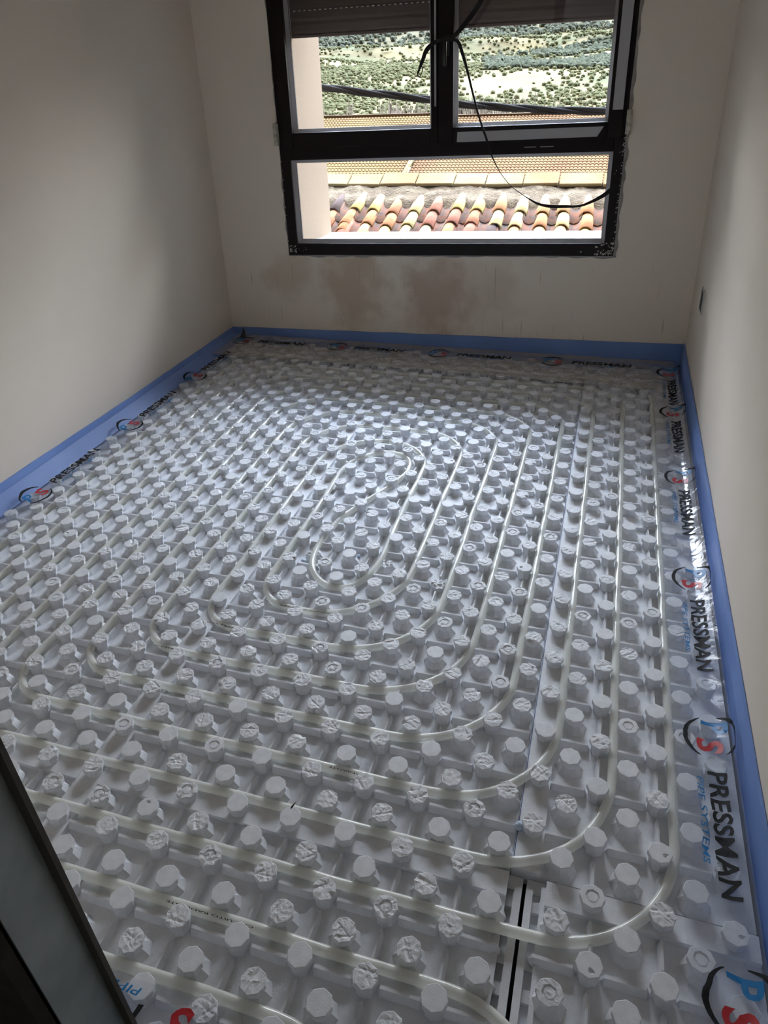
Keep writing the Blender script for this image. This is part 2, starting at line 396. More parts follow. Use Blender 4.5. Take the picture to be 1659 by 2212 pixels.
# roller shutter outside, partly lowered
sh = empty('roller_shutter', 'dark brown roller shutter lowered over the top of the window', 'roller shutter', (-.31, YB+.13, 1.258))
for k in range(12):
    z0 = k*.045
    o = MB()
    prof = [(-.0072, z0), (-.0082, z0+.012), (-.0082, z0+.034), (-.0072, z0+.0449), (.004, z0+.0449), (.005, z0)]
    o.rings([[(x, y, z) for (y, z) in prof] for x in (-.647, .647)], True, True, True)
    sl = o.build('slat', M_shut, sh)
    if k in (1,):
        s_ = MB()
        for i in range(58): s_.box(-.63+i*.0222, -.63+i*.0222+.0085, -.0101, -.0088, z0+.037, z0+.0395)  # solid white bars stand in for daylight through the slots
        s_.build('light_slots', M_white, sl)
rail = MB().box(-.647, .647, -.010, .008, -.012, 0).build('bottom_rail', M_shut, sh); bevel(rail, .002)

# black webbing strap
def ribbon(mb, pts, widths, wdir):
    rg = []
    for p, wd, d in zip(pts, widths, wdir):
        d = Vector(d).normalized(); p = Vector(p); nrm = Vector((d.z*0+0, 1, 0))
        nn = d.cross(Vector((1, 0, 0))) if abs(d.x) < .7 else d.cross(Vector((0, 0, 1)))
        nn = nn.normalized()*.0008
        rg.append([p-d*wd/2-nn, p+d*wd/2-nn, p+d*wd/2+nn, p-d*wd/2+nn])
    mb.rings(rg, True, True, True)
def crom(P, n=8):
    out = []
    for k in range(len(P)-1):
        p0 = P[max(k-1, 0)]; p1 = P[k]; p2 = P[k+1]; p3 = P[min(k+2, len(P)-1)]
        for i in range(n):
            t = i/n
            out.append(tuple(.5*((2*b1)+(-a+c)*t+(2*a-5*b1+4*c-d)*t*t+(-a+3*b1-3*c+d)*t**3) for a, b1, c, d in zip(p0, p1, p2, p3)))
    out.append(tuple(P[-1])); return out
YS = YB-.045
b = MB()
P = [(-.10, YS, 1.42, .017, 60), (-.152, YS, 1.322, .017, 60), (-.20, YS, 1.262, .017, 60), (-.252, YS-.012, 1.213, .014, 60), (-.290, YS-.026, 1.207, .012, 90), (-.321, YS, 1.200, .014, 110), (-.350, YS, 1.180, .014, 150),
     (-.366, YS, 1.145, .014, 165), (-.380, YS, 1.114, .008, 170), (-.386, YS, 1.098, .005, 200), (-.380, YS+.003, 1.090, .003, 230), (-.371, YS+.004, 1.103, .0025, 250), (-.368, YS+.006, 1.118, .003, 250), (-.372, YS+.008, 1.130, .004, 250), (-.358, YS+.008, 1.160, .005, 250), (-.335, YS+.008, 1.190, .006, 250)]
Q = crom(P, 6)
def perp(Q):
    out = []
    for k in range(len(Q)):
        t = (Vector(Q[min(k+1, len(Q)-1)][:3])-Vector(Q[max(k-1, 0)][:3])).normalized(); out.append(Vector((0, 1, 0)).cross(t).normalized())
    return out
ribbon(b, [q[:3] for q in Q], [q[3] for q in Q], perp(Q))
P = [(-.262, YS-.01, 1.208, .010), (-.234, YS, 1.200, .012), (-.216, YS, 1.160, .012), (-.198, YS, 1.107, .009), (-.176, YS, 1.03, .0075), (-.151, YS, .949, .007), (-.113, YS, .851, .008), (-.101, YS, .815, .006), (-.065, YS, .75, .0028), (-.022, YS, .70, .0026),
     (.028, YS, .664, .003), (.062, YS, .644, .006), (.092, YS, .630, .009), (.137, YS, .622, .012), (.190, YS, .622, .011), (.241, YS, .624, .008), (.275, YS, .635, .010), (.323, YS, .660, .014), (.355, YS+.01, .684, .016), (.377, YS+.025, .700, .017)]
Q = crom(P, 6); dirs = []
for k in range(len(Q)):
    a = Vector(Q[max(k-1, 0)][:3]); c = Vector(Q[min(k+1, len(Q)-1)][:3]); t = (c-a).normalized()
    d = Vector((0, 1, 0)).cross(t).normalized(); dirs.append(d)
ribbon(b, [q[:3] for q in Q], [q[3] for q in Q], dirs)
st = b.build('shutter_strap', M_black)
tag(st, 'loose black webbing strap hanging across the window panes from the handle', 'strap')

# ------------------------------------------------------------------ recessed electrical box in the right wall
sb = empty('socket_box', 'small black recessed electrical box in the right wall', 'socket box', (XR, 2.255, .355))
MB().box(-.0025, .0, -.036, .036, -.036, .036).build('box_opening', M_gasket, sb)  # flat black plate paints the dark of the recess
r_ = ring(-.04, .04, -.04, .04, (.005,)*4, 0, 1)
rr = MB(); rr.v = [(-.004+(y*.0038), x, z) for (x, y, z) in r_.v]; rr.f = r_.f; rr.mi = r_.mi
rr.build('plaster_rim', M_speck, sb)

# ------------------------------------------------------------------ stud lattice
def rad8(a, r):       # octagon radius in direction a
    k = math.pi/4; a = (a % k)-k/2
    return r*math.cos(k/2)/math.cos(a)
NA = 32
def stud_mesh(seed, style, skirt):
    rs = random.Random(seed); mb = MB(); r0 = .0192; off = Vector((seed*3.1, seed*1.7, 0))
    prof = [(.0192, -.0012), (.0190, -.0105), (.0158, -.0125), (.0156, ZF-.001)]
    if skirt: prof = prof[:3] + [(.0158, -.0175), (.0268, ZF-.001)]
    fr_ = [0, .20, .40, .43, .46, .55, .58, .70, .84, .95, 1.0]
    chip = rs.random()*6.28; chipw = rs.uniform(.3, .8); lines = [(rs.random()*3.14, rs.uniform(-.8, .8), rs.uniform(.0003, .0010)) for _ in range(rs.randint(2, 6))]
    def h(x, y, f, a):
        z = 0.
        if style == 'ring' or style == 'ringscuff':
            if .43 <= f < .56: z -= .0017
            elif f < .43: z -= .0005
        if style in ('scuff', 'ringscuff', 'chip'):
            nv = noise.noise(Vector((x*95, y*95, seed*2.3)))
            n2 = noise.noise(Vector((x*210+5, y*210, seed*1.3)))
            z += -.0009*abs(nv)*2.0 - .0006*abs(n2)
            for (al, c, dep) in lines:
                dd = abs((x*math.cos(al)+y*math.sin(al))/r0 - c)
                if dd < .13: z -= dep*(1-dd/.13)
        if style == 'chip':
            da = abs((a-chip+math.pi) % (2*math.pi)-math.pi)
            if da < chipw and f > .5: z -= .006*(f-.5)*2*(1-da/chipw)*(1+.5*noise.noise(Vector((x*150, y*150, seed))))
        if style == 'flat': z -= .00015*(1+noise.noise(Vector((x*80, y*80, seed))))
        if style == 'pit' and math.hypot(x-.008, y-.003) < .0034: z -= .0022
        return z
    if style == 'stump': r0s = -.016
    rg = []
    for f in fr_[1:]:
        ring_ = []
        for i in range(NA):
            a = 2*math.pi*i/NA; r = rad8(a, r0)*f
            if f >= .95 and style in ('scuff', 'chip', 'ringscuff'): r *= 1+.035*noise.noise(Vector((i*.6, seed, f)))
            x, y = r*math.cos(a), r*math.sin(a)
            z = h(x, y, f, a)
            if style == 'stump': z = -.017+.005*noise.noise(Vector((x*140, y*140, seed)))
            if f == 1.0: z -= .0004
            ring_.append((x, y, z))
        rg.append(ring_)
    mb.rings(rg)
    b0 = len(mb.v); z0 = h(0, 0, 0, 0) if style != 'stump' else -.015; mb.v.append((0, 0, z0))
    for i in range(NA): mb.f.append((b0, i, (i+1) % NA)); mb.mi.append(0)
    side = [rg[-1]]
    for (r, z) in prof:
        if style == 'stump' and z > -.017: continue
        side.append([(rad8(2*math.pi*i/NA, r)*math.cos(2*math.pi*i/NA), rad8(2*math.pi*i/NA, r)*math.sin(2*math.pi*i/NA), min(z, rg[-1][i][2]-.0003)) for i in range(NA)])
    # flip order so that normals look outwards
    mb.rings([list(reversed(s_)) for s_ in side])
    me = mb.mesh('stud'); me.materials.append(M_foam)
    bm = bmesh.new(); bm.from_mesh(me); bmesh.ops.remove_doubles(bm, verts=bm.verts, dist=1e-6); bmesh.ops.recalc_face_normals(bm, faces=bm.faces); bm.to_mesh(me); bm.free()
    return me
VAR = {}
for sk in (0, 1):
    VAR[sk] = {'flat': [stud_mesh(100+sk*50+i, 'flat', sk) for i in range(3)], 'ring': [stud_mesh(200+sk*50+i, 'ring', sk) for i in range(1)],
               'ringscuff': [stud_mesh(230+sk*50+i, 'ringscuff', sk) for i in range(3)], 'scuff': [stud_mesh(300+sk*50+i, 'scuff', sk) for i in range(10)],
               'chip': [stud_mesh(400+sk*50+i, 'chip', sk) for i in range(4)], 'stump': [stud_mesh(500+sk*50, 'stump', sk)], 'pit': [stud_mesh(520+sk, 'pit', sk)]}

IC = [-26.62, -9.5, 6.47, 13.72]; JC = [-2.62, 5.5, 27.5, 51.1]
JOIN_I = (-9, 7, -25); JOIN_J = (5, 27, 49)
STRIPZ = -.020
colname = ['left', 'middle', 'right']; rowname = ['nearest the doorway', 'half way into the room', 'under the window']
stumps = {(-6, 20), (-2, 20), (1, 19)}
def style_of(i, j, rs):
    if (i, j) in stumps: return 'stump'
    worn = 0.9 if (-13 < i < 8 and 8 < j < 36) else (.72 if (-18 < i < 9 and -1 < j < 38) else .16)
    if i > 9: worn = .22
    if j < 8 and i < -1: worn = .35
    v = rs.random()
    if v < worn:
        u = rs.random()
        return 'scuff' if u < .72 else ('ringscuff' if u < .86 else 'chip')
    return 'ring' if rs.random() < .10 else ('pit' if rs.random() < .04 else 'flat')

def rib(mb, cx, cy, ax):
    # low tapered bar moulded between two studs
    L0, L1, w0, w1, zt = (.57*U, .67*U, .0046, .0022, -.0170) if ax == 'x' else (.40*U, .64*U, .0032, .0010, -.0150)
    def P(a, c, z): return (cx+a, cy+c, z) if ax == 'x' else (cx+c, cy+a, z)
    sec = [(-L1, w1, ZF+.001), (-L0, w0, zt), (L0, w0, zt), (L1, w1, ZF+.001)]
    rg = []
    for (a, w_, z) in sec:
        rg.append([P(a, -w_*1.7, ZF-.001), P(a, -w_*.55, z), P(a, w_*.55, z), P(a, w_*1.7, ZF-.001)])
    if ax == 'x': rg = rg[::-1]
    mb.rings(rg, False)

rsd = random.Random(11)
for ri in range(3):
    for ci in range(3):
        x0, x1, y0, y1 = IC[ci]*U, IC[ci+1]*U, JC[ri]*U, JC[ri+1]*U
        x0 = max(x0, XL+.009); x1 = min(x1, XR-.009); y1 = min(y1, YB-.010)
        g = .0006
        root = empty('insulation_panel', 'white studded foam floor panel, %s column, %s' % (colname[ci], rowname[ri]), 'floor panel',
                     ((x0+x1)/2, (y0+y1)/2, -.055), 'studded underfloor heating panels')
        cx, cy, cz = root.location
        def loc(v): return (v[0]-cx, v[1]-cy, v[2]-cz)
        mb = MB()
        xa, xb, ya, yb = x0+g, x1-g, y0+g, y1-g
        cut_l = (ri == 0 and ci == 2); cut_r = (ri == 0 and ci == 1)
        if cut_l: xa = 7.62*U
        if cut_r: xb = 6.45*U
        # slab with a pressed skin: finely divided so the moulded face is not perfectly flat
        nx, ny = max(2, int((xb-xa)/.025)), max(2, int((yb-ya)/.025))
        rows = []
        for a in range(ny+1):
            rows.append([(xa+(xb-xa)*k/nx, ya+(yb-ya)*a/ny, ZF+.0005*fnoise(k*.3, a*.3, ci+ri)) for k in range(nx+1)])
        mb.rings([r[::-1] for r in rows][::-1], False) if False else mb.rings(rows, False)
        mb.box(xa, xb, ya, yb, -.055, ZF-.0012)
        if cut_l or cut_r:      # uncovered edge of the tongue joint, rails and grooves with a black gap
            mb.box((6.45 if cut_r else 7.02)*U, (6.90 if cut_r else 7.62)*U, y1-.46*U, y1-g, -.055, -.039)
            if cut_r:
                a0, a1, a2 = 6.45*U, 6.66*U, 6.90*U
                mb.box(a0, a1, y0, y1-.45*U, -.055, -.041); mb.box(a1, a2, y0, y1-.45*U, -.055, -.0285)
                mb.box(a0-.16*U, a0, y0, y1-.3*U, -.05, -.0262)
                for k in range(-4, 8):
                    yy = (k+.2)*.85*U
                    if yy > y0 and yy+.35*U < y1-.5*U: mb.box(a0, a1, yy, yy+.35*U, -.045, -.0345)
            else:
                a0, a1, a2 = 7.02*U, 7.24*U, 7.62*U-.16*U*0
                mb.box(a0, a1, y0, y1-.45*U, -.055, -.0285); mb.box(a1, a2, y0, y1-.45*U, -.055, -.041)
                mb.box(a2-.14*U, a2+.01*U, y0, y1-.3*U, -.05, -.0262)
                for k in range(-4, 8):
                    yy = (k+.2)*.85*U
                    if yy > y0 and yy+.35*U < y1-.5*U: mb.box(a1, a2-.1*U, yy, yy+.35*U, -.045, -.0345)
        # raised flat flanges along the joints
        if ci > 0 and not (ri == 0 and ci == 2):
            mb.box(x0+g, x0+.93*U, ya, yb, ZF-.002, STRIPZ)
        if ri < 2:
            mb.box(xa, xb, y1-.92*U, y1-g if ri else y1-.14*U, ZF-.002, STRIPZ-.0008)
        studs = []
        for j in range(int(math.ceil(JC[ri])), int(math.floor(JC[ri+1]-.3))+1):
            for i in range(int(math.ceil(IC[ci])), int(math.floor(IC[ci+1]-.0))+1):
                if i > 13 or i < -25 or j > 50: continue
                fl = (i in JOIN_I and ci > 0) or (j in JOIN_J and ri < 2)
                if (i % 2) != (j % 2):
                    if fl or i == 13: continue
                    if (i in JOIN_I) or (ri == 0 and i in (6, 7, 8) and j <= 5 and i == 7): continue
                    rib(mb, (i-.16 if i in (6, -10) else i)*U, j*U, 'x' if i % 2 == 0 else 'y'); continue
                if i == 7 and j <= 5: continue
                studs.append((i, j))
        base = link('panel_base', mb.mesh('panel_base', loc), M_foam, root)
        # biggest hundred in the photograph are parts of their own
        def size(ij):
            q = toimg((ij[0]*U, ij[1]*U, 0))
            if q is None: return 0
            inside = -20 < q[0] < 1680 and 0 < q[1] < 2232
            return (1 if inside else 0)*10 + 1/q[2]
        studs.sort(key=size, reverse=True)
        rest = MB() ; rb = bmesh.new()
        for k, (i, j) in enumerate(studs):
            st_ = style_of(i, j, rsd); sk = 1 if (i % 2 == 0) else 0
            me = rsd.choice(VAR[sk][st_]); rot = rsd.randint(0, 7)*math.pi/4
            jx, jy = (rsd.random()-.5)*.0012, (rsd.random()-.5)*.0012
            if k < 100:
                o = bpy.data.objects.new('stud', me); C.objects.link(o); o.parent = root
                o.location = (i*U-cx+jx, j*U-cy+jy, -cz); o.rotation_euler = (0, 0, rot)
            else:
                v0 = len(rb.verts); rb.from_mesh(me); rb.verts.ensure_lookup_table()
                bmesh.ops.transform(rb, matrix=Matrix.Translation((i*U-cx+jx, j*U-cy+jy, -cz)) @ Matrix.Rotation(rot, 4, 'Z'), verts=rb.verts[v0:])
        if len(studs) > 100:
            me = bpy.data.meshes.new('stud_field'); rb.to_mesh(me); o = link('stud_field', me, M_foam, root); o['kind'] = 'stuff'
        rb.free()
# pencil line on the joint flange
pl = MB().box(6.50*U, 6.50*U+.0013, 5.6*U, 50.4*U, STRIPZ+.0001, STRIPZ+.0004).build('pencil_line', M_line)
tag(pl, 'thin dark blue line drawn along the joint flange', 'marking line')

# foam crumbs beside broken studs
M_crumb = mat('broken_foam', (.55, .66, .80), .8, bump=.8, bscale=500)
def crumb(x, y, z, r, lab, seed):
    bm = bmesh.new(); bmesh.ops.create_icosphere(bm, subdivisions=2, radius=r)
    for v in bm.verts: v.co *= 1+.45*noise.noise(v.co*(1.2/r)+Vector((seed, 0, 0)))
    for v in bm.verts: v.co.z *= .75
    me = bpy.data.meshes.new('foam_crumb'); bm.to_mesh(me); bm.free()
    o = link('foam_crumb', me, M_crumb, None, (x, y, z), smooth=True); tag(o, lab, 'foam crumb', 'broken foam crumbs')
crumb(-6.35*U, 19.3*U, ZF+.007, .0075, 'blue white foam crumb beside the broken stud inside the spiral centre', 1)
crumb(-5.0*U, 11.15*U, ZF+.008, .009, 'broken foam crumb next to a stud inside the fourth pipe bend', 2)
crumb(-3.2*U, 15.1*U, ZF+.008, .010, 'crumbly foam lump beside a scuffed stud just below the spiral', 3)
crumb(6.55*U, 6.95*U, STRIPZ+.006, .008, 'foam lump crushed on the joint line near the black gap', 4)
crumb(-8.2*U, 24.9*U, ZF+.005, .005, 'small round foam crumb left of the spiral centre', 5)
crumb(-3.4*U, 27.4*U, ZF+.004, .006, 'flat foam crumb within the upper loop of the spiral', 6)
crumb(-19.4*U, 14.1*U, ZF+.005, .005, 'tiny foam crumb between studs at the far left', 7)
crumb(-3.7*U, 20.5*U, ZF+.005, .006, 'pale foam crumb inside the lower loop of the spiral', 8)
sv = MB().rings([[(-.0045, -.0012, 0), (-.0045, .0012, 0)], [(.0, -.0018, .001), (.0, .0018, .001)], [(.0095, -.0003, .002), (.0095, .0003, .002)]], False).build('black_sliver', M_gasket)
sv.location = (-1.05*U, 5.35*U, .0015); sv.rotation_euler = (0, -.2, 1.15)
tag(sv, 'tiny black sliver lying on a stud top near the bottom left', 'sliver')

# ------------------------------------------------------------------ heating pipe: one continuous double spiral
ZP = ZF+.0098; RP = .0084
def arcs(pts):
    # pts: (x, y, radius) in lattice units, straight runs joined by rounded corners
    out = [(pts[0][0], pts[0][1])]
    for k in range(1, len(pts)-1):
        a = Vector(pts[k-1][:2]); p = Vector(pts[k][:2]); c = Vector(pts[k+1][:2]); r = pts[k][2]
        u = (a-p).normalized(); v = (c-p).normalized()
        s_, e_ = p+u*r, p+v*r
        n = 14
        for i in range(n+1):
            t = i/n
            # superellipse-like corner through quarter circle
            th = t*math.pi/2
            q = s_ + (p-s_)*math.sin(th) + (e_-p)*(1-math.cos(th))
            out.append((q.x, q.y))
    out.append(pts[-1][:2]); return out
BL, BR, TR, TL = 2.0, 4.2, 3.4, 4.0
def loopA():
    # from the centre bend outwards (inner leg)
    return [(-2.5, 27, 0), (-2.5, 33.5, TR), (-9.5, 33.5, TL), (-9.5, 13.5, BL), (1.5, 13.5, BR), (1.5, 37.5, TR), (-13.5, 37.5, TL), (-13.5, 9.5, BL), (5.5, 9.5, BR),
            (5.5, 41.5, TR), (-17.5, 41.5, TL), (-17.5, 5.5, BL), (9.5, 5.5, BR), (9.5, 45.5, TR), (-21.5, 45.5, TL), (-21.5, 1.5, BL), (8.1, 1.5, 3.0), (8.9, -1.5, 1.5), (9.0, -7, 0)]
def loopB():
    return [(-7.5, 24, 0), (-7.5, 15.5, BL), (-.5, 15.5, BR), (-.5, 35.5, TR), (-11.5, 35.5, TL), (-11.5, 11.5, BL), (3.5, 11.5, BR), (3.5, 39.5, TR), (-15.5, 39.5, TL), (-15.5, 7.5, BL),
            (7.5, 7.5, BR), (7.5, 43.5, TR), (-19.5, 43.5, TL), (-19.5, 3.5, BL), (11.5, 3.5, BR), (11.5, 47.5, TR), (-23.5, 47.5, TL), (-23.5, -.5, BL), (3.4, -.5, 2.5), (4.3, -3.5, 1.5), (4.4, -7, 0)]
centre = [(-7.5, 25.15), (-7.56, 26.9), (-7.62, 28.3), (-7.48, 29.52), (-7.1, 30.4), (-6.4, 31.3), (-5.38, 31.85), (-4.39, 31.75), (-3.61, 30.99), (-3.4, 29.66), (-3.69, 28.52), (-4.16, 27.16), (-4.7, 26.13), (-5.29, 24.74), (-5.73, 23.62), (-5.98, 22.06), (-6.05, 20.56), (-5.87, 19.36), (-5.51, 18.56), (-4.87, 17.86), (-4.21, 17.54), (-3.59, 17.56), (-3.03, 17.98), (-2.58, 18.88), (-2.38, 19.95), (-2.38, 21.2), (-2.42, 22.5), (-2.48, 24.0), (-2.5, 26)]
pathA = arcs(loopA()); pathB = arcs(loopB())
cl = list(reversed(pathB)) + crom(centre, 4) + pathA
# resample evenly
def resample(P, step):
    out = [P[0]]; acc = 0.
    for a, c in zip(P, P[1:]):
        L = math.dist(a, c)
        if L < 1e-6: continue
        t = step-acc
        while t <= L:
            out.append((a[0]+(c[0]-a[0])*t/L, a[1]+(c[1]-a[1])*t/L)); t += step
        acc = (acc+L) % step if True else 0
        acc = L-(t-step)
    out.append(P[-1]); return out
cl = resample(cl, .42)
def wob(x, y): return (x+.045*fnoise(x*.35, y*.35, 3), y+.045*fnoise(x*.35, y*.35, 8))
cl = [wob(*p) for p in cl]
cl = [p for p in cl if p[1]*U > -.125]
segs = [[(p[0]*U, p[1]*U, ZP+.0010*fnoise(p[0]*.5, p[1]*.5, 1)+.0008) for p in cl]]
pipe = MB().tube(segs[0], RP, 14).build('heating_pipe', M_pipe, smooth=True)
tag(pipe, 'milky white plastic heating pipe laid in a double spiral between the studs', 'pipe')

def text_mesh(txt, size, shear=0., extr=0., bold=0., sp=1.):
    cu = bpy.data.curves.new('t', 'FONT'); cu.body = txt; cu.size = size; cu.shear = shear; cu.offset = bold; cu.space_character = sp; cu.resolution_u = 3
    o = bpy.data.objects.new('t', cu); C.objects.link(o)
    dg = bpy.context.evaluated_depsgraph_get(); me = bpy.data.meshes.new_from_object(o.evaluated_get(dg))
    bpy.data.objects.remove(o); me.materials.clear()
    xs = [v.co.x for v in me.vertices]; ys = [v.co.y for v in me.vertices]
    return me, min(xs), max(xs), min(ys), max(ys)
# tiny inked marks on the pipe
for txt, (px_, py_), ang, ln in (('CIRCUITO RADIANTE', (-2.2, 1.5), 0, .15), ('RADIANTE', (0.2, 7.5), 0, .07), ('AENOR', (-1.1, 9.5), 0, .025), ('BARRERA EVOH 16', (-8.2, 13.5), 0, .13), ('5 SERIES 0', (-9.6, 11.5), 0, .08), ('CIRCUITO 0 BARRERA', (-4.6, 15.5), 0, .14)):
    me, a0, a1, b0, b1 = text_mesh(txt, .01)
    s_ = ln/(a1-a0); hgt = .0028/(b1-b0)
    for v in me.vertices:
        X = -(v.co.x-(a0+a1)/2)*s_; Yt = -(v.co.y-(b0+b1)/2)*hgt
        # wrap on the upper camera-side of the tube
        th = math.radians(62) + Yt/RP
        wx = px_*U+X; best = min(segs[0], key=lambda q: abs(q[0]-wx)+8*abs(q[1]-py_*U))
        v.co = (wx, best[1]-(RP+.0004)*math.cos(th), best[2]+(RP+.0004)*math.sin(th))
    link('printed_mark', me, M_ink, pipe)

# ------------------------------------------------------------------ perimeter strips of blue foam
def strip(name, pts, ztop, nrm, th, label, amp, foot=0.):
    # pts along the wall, nrm points into the room
    mb = MB(); rg = []
    for k, (x, y) in enumerate(pts):
        t = k/(len(pts)-1); zt = ztop(t)+.002*fnoise(x*9, y*9, 2)
        bul = amp*(max(0, fnoise(x*3.2, y*3.2, 5)))
        nx, ny = nrm
        prof = [(0.0012, -.055), (0.0012, zt), (th, zt), (th+bul, zt*.5), (th+bul*.6, 0), (th, -.055)]
        prof = [(min(d, th+.007), z) for d, z in prof]
        if foot: prof = [(0.0012, -.055), (0.0012, zt), (th, zt), (th+.004+bul, zt*.5), (th+foot*.55+bul, .002), (th+foot, -.016), (th+.001, -.055)]
        rg.append([(x+nx*d, y+ny*d, z) for d, z in prof])
    mb.rings(rg, True, True, True)
    o = mb.build(name, M_blue, smooth=False)
    bm = bmesh.new(); bm.from_mesh(o.data); bmesh.ops.recalc_face_normals(bm, faces=bm.faces); bm.to_mesh(o.data); bm.free()
    tag(o, label, 'edge strip', 'blue foam edge strips')
    return o
def lin(a, b_, n): return [(a[0]+(b_[0]-a[0])*k/n, a[1]+(b_[1]-a[1])*k/n) for k in range(n+1)]
strip('edge_strip', lin((XL, YF+.002), (XL, YB-.001), 60), lambda t: .066-.026*min(1, t*1.5), (1, 0), .007, 'blue foam edge strip along the foot of the left wall', .004, .045)
strip('edge_strip', lin((XL+.0085, YB), (XR-.0085, YB), 60), lambda t: .040+.042*t, (0, -1), .007, 'blue foam edge strip along the back wall under the window', .002)
strip('edge_strip', lin((XR, YF+.002), (XR, YB-.001), 60), lambda t: .062+.022*t, (-1, 0), .007, 'blue foam edge strip bulging along the foot of the right wall', .012)
strip('edge_strip', lin((-.16, YF), (XL+.0085, YF), 24), lambda t: .055, (0, 1), .007, 'blue foam edge strip at the foot of the wall beside the doorway', .002)

# ------------------------------------------------------------------ clear film skirts printed with the maker's name
PH = random.random()*10
def film_h(s, d, side):
    z = .0046 + .0022*fnoise(s*9, d*22, side)+.0016*fnoise(s*26, d*30, side+4)+.0011*abs(fnoise(s*60, d*90, side+9))
    if side == 0 and d < .075: z += .026*((.075-d)/.075)**1.4
    elif side == 1: z += .004*max(0, (.03-d)/.03)
    elif d < .035: z += .022*((.035-d)/.035)**1.6
    return z
def fpos(side, s, d, lift=0.):
    z = film_h(s, d, side)+lift
    if side == 0: return (XL+.0145+d, s, z)          # left wall, s = y
    if side == 1: return (s, YB-.0125-d, z)           # back wall, s = x
    if side == 2: return (XR-.0215-d, s, z)          # right wall, s = y
    return (s, YF+.0145+d, z)
def film(side, s0, s1, wfun, label):
    mb = MB(); n = int(abs(s1-s0)/.007); k = 20; rg = []
    for a in range(n+1):
        s = s0+(s1-s0)*a/n; wd = wfun(s)
        rg.append([fpos(side, s, wd*(i/k), 0) for i in range(k+1)])
    mb.rings(rg, False)
    o = mb.build('printed_film', M_filmb if side == 1 else (M_filml if side == 0 else M_film), smooth=True); tag(o, label, 'plastic film', 'printed clear film skirts'); return o
f_l = film(0, YF+.05, YB-.03, lambda s: .115+.012*fnoise(s*5, 0, 1), 'clear plastic film with printed black lettering along the left wall edge')
f_b = film(1, XL+.03, XR-.03, lambda s: .285+.012*fnoise(s*4, 0, 2)+.02*math.sin(s*2), 'clear plastic film with printed black lettering along the window wall edge')
f_r = film(2, YF+.05, YB-.03, lambda s: .100+.008*fnoise(s*8, 0, 3)+.003*fnoise(s*30, 1, 3), 'clear plastic film with printed black lettering along the right wall edge')
f_f = film(3, XL+.03, -.018, lambda s: .085+.006*fnoise(s*7, 0, 3), 'clear plastic film with printed lettering on the floor beside the doorway')

def place(me, side, s0, sg, d0, mt, name, parent, flipd=1):
    # local x runs along the reading direction, local y towards the wall
    bm = bmesh.new(); bm.from_mesh(me)
    bmesh.ops.triangulate(bm, faces=bm.faces)
    for _ in range(2):
        es = [e_ for e_ in bm.edges if e_.calc_length() > .008]
        if es: bmesh.ops.subdivide_edges(bm, edges=es, cuts=1)
        bmesh.ops.triangulate(bm, faces=bm.faces)
    for v in bm.verts:
        s = s0+sg*v.co.x; nx_ = fnoise(s*38, d0-v.co.y*20, side); v.co.x += 0; v.co.y += .0028*nx_+.0012*fnoise(s*110, 3, side); s += .0022*fnoise(s*25, v.co.y*60, side+7); d = max(.0, d0-v.co.y)
        if d0-v.co.y < 0: s += 0
        p = fpos(side, s, d, .0011)
        if d0-v.co.y < 0:
            ex = v.co.y-d0; p = (p[0], p[1], p[2]+ex)
        v.co = p
    bm.to_mesh(me); bm.free()
    return link(name, me, mt, parent)
def crescent(r, a0, a1, th):
    mb = MB(); n = 28; rg = []
    for i in range(n+1):
        t = i/n; a = math.radians(a0+(a1-a0)*t); h_ = th*(.25+.75*math.sin(math.pi*t))
        rg.append([((r-h_)*math.cos(a)*1.0, (r-h_)*math.sin(a), 0), (r*math.cos(a), r*math.sin(a), 0)])
    mb.rings(rg, False); return mb.mesh('arc')
def norm_text(txt, W, H, shear, bold):
    me, a0, a1, b0, b1 = text_mesh(txt, .05, shear, bold=bold)
    for v in me.vertices: v.co = ((v.co.x-a0)/(a1-a0)*W, (v.co.y-b0)/(b1-b0)*H, 0)
    return me
SG = {0: 1, 1: 1, 2: -1, 3: -1}; DM = {0: .085, 1: .078, 2: .034, 3: .046}
def brand(side, s, parent):
    sg, dm = SG[side], DM[side]
    if side != 3: place(crescent(.048, 28, 165, .0085), side, s, sg, dm, M_ink, 'printed_arc', parent)
    if side != 3: place(crescent(.048, 200, 335, .0085), side, s, sg, dm, M_ink, 'printed_arc', parent)
    me = norm_text('P', .034, .042, .25, .0012)
    for v in me.vertices: v.co.x -= .040; v.co.y -= .014
    place(me, side, s, sg, dm, M_inkb, 'printed_letter', parent)
    me = norm_text('S', .034, .044, .15, .0016)
    for v in me.vertices: v.co.x += .004; v.co.y -= .026
    place(me, side, s, sg, dm, M_inkr, 'printed_letter', parent)
    me = norm_text('PRESSMAN', .235, .030, .12, .0012)
    for v in me.vertices: v.co.x += .078; v.co.y -= .012
    place(me, side, s, sg, dm, M_ink, 'printed_word', parent)
    me = norm_text('PIPE SYSTEMS', .165, .0105, .15, .0002)
    for v in me.vertices: v.co.x += .092; v.co.y -= .030
    place(me, side, s, sg, dm, M_inkb, 'printed_word', parent)
for s in (.54, 1.045, 1.548, 2.02): brand(0, s, f_l)
for s in (-1.24, -.765, -.295, .19): brand(1, s, f_b)
for s in (2.44, 2.064, 1.592, 1.088, .604, .150): brand(2, s, f_r)
brand(3, -.052, f_f)
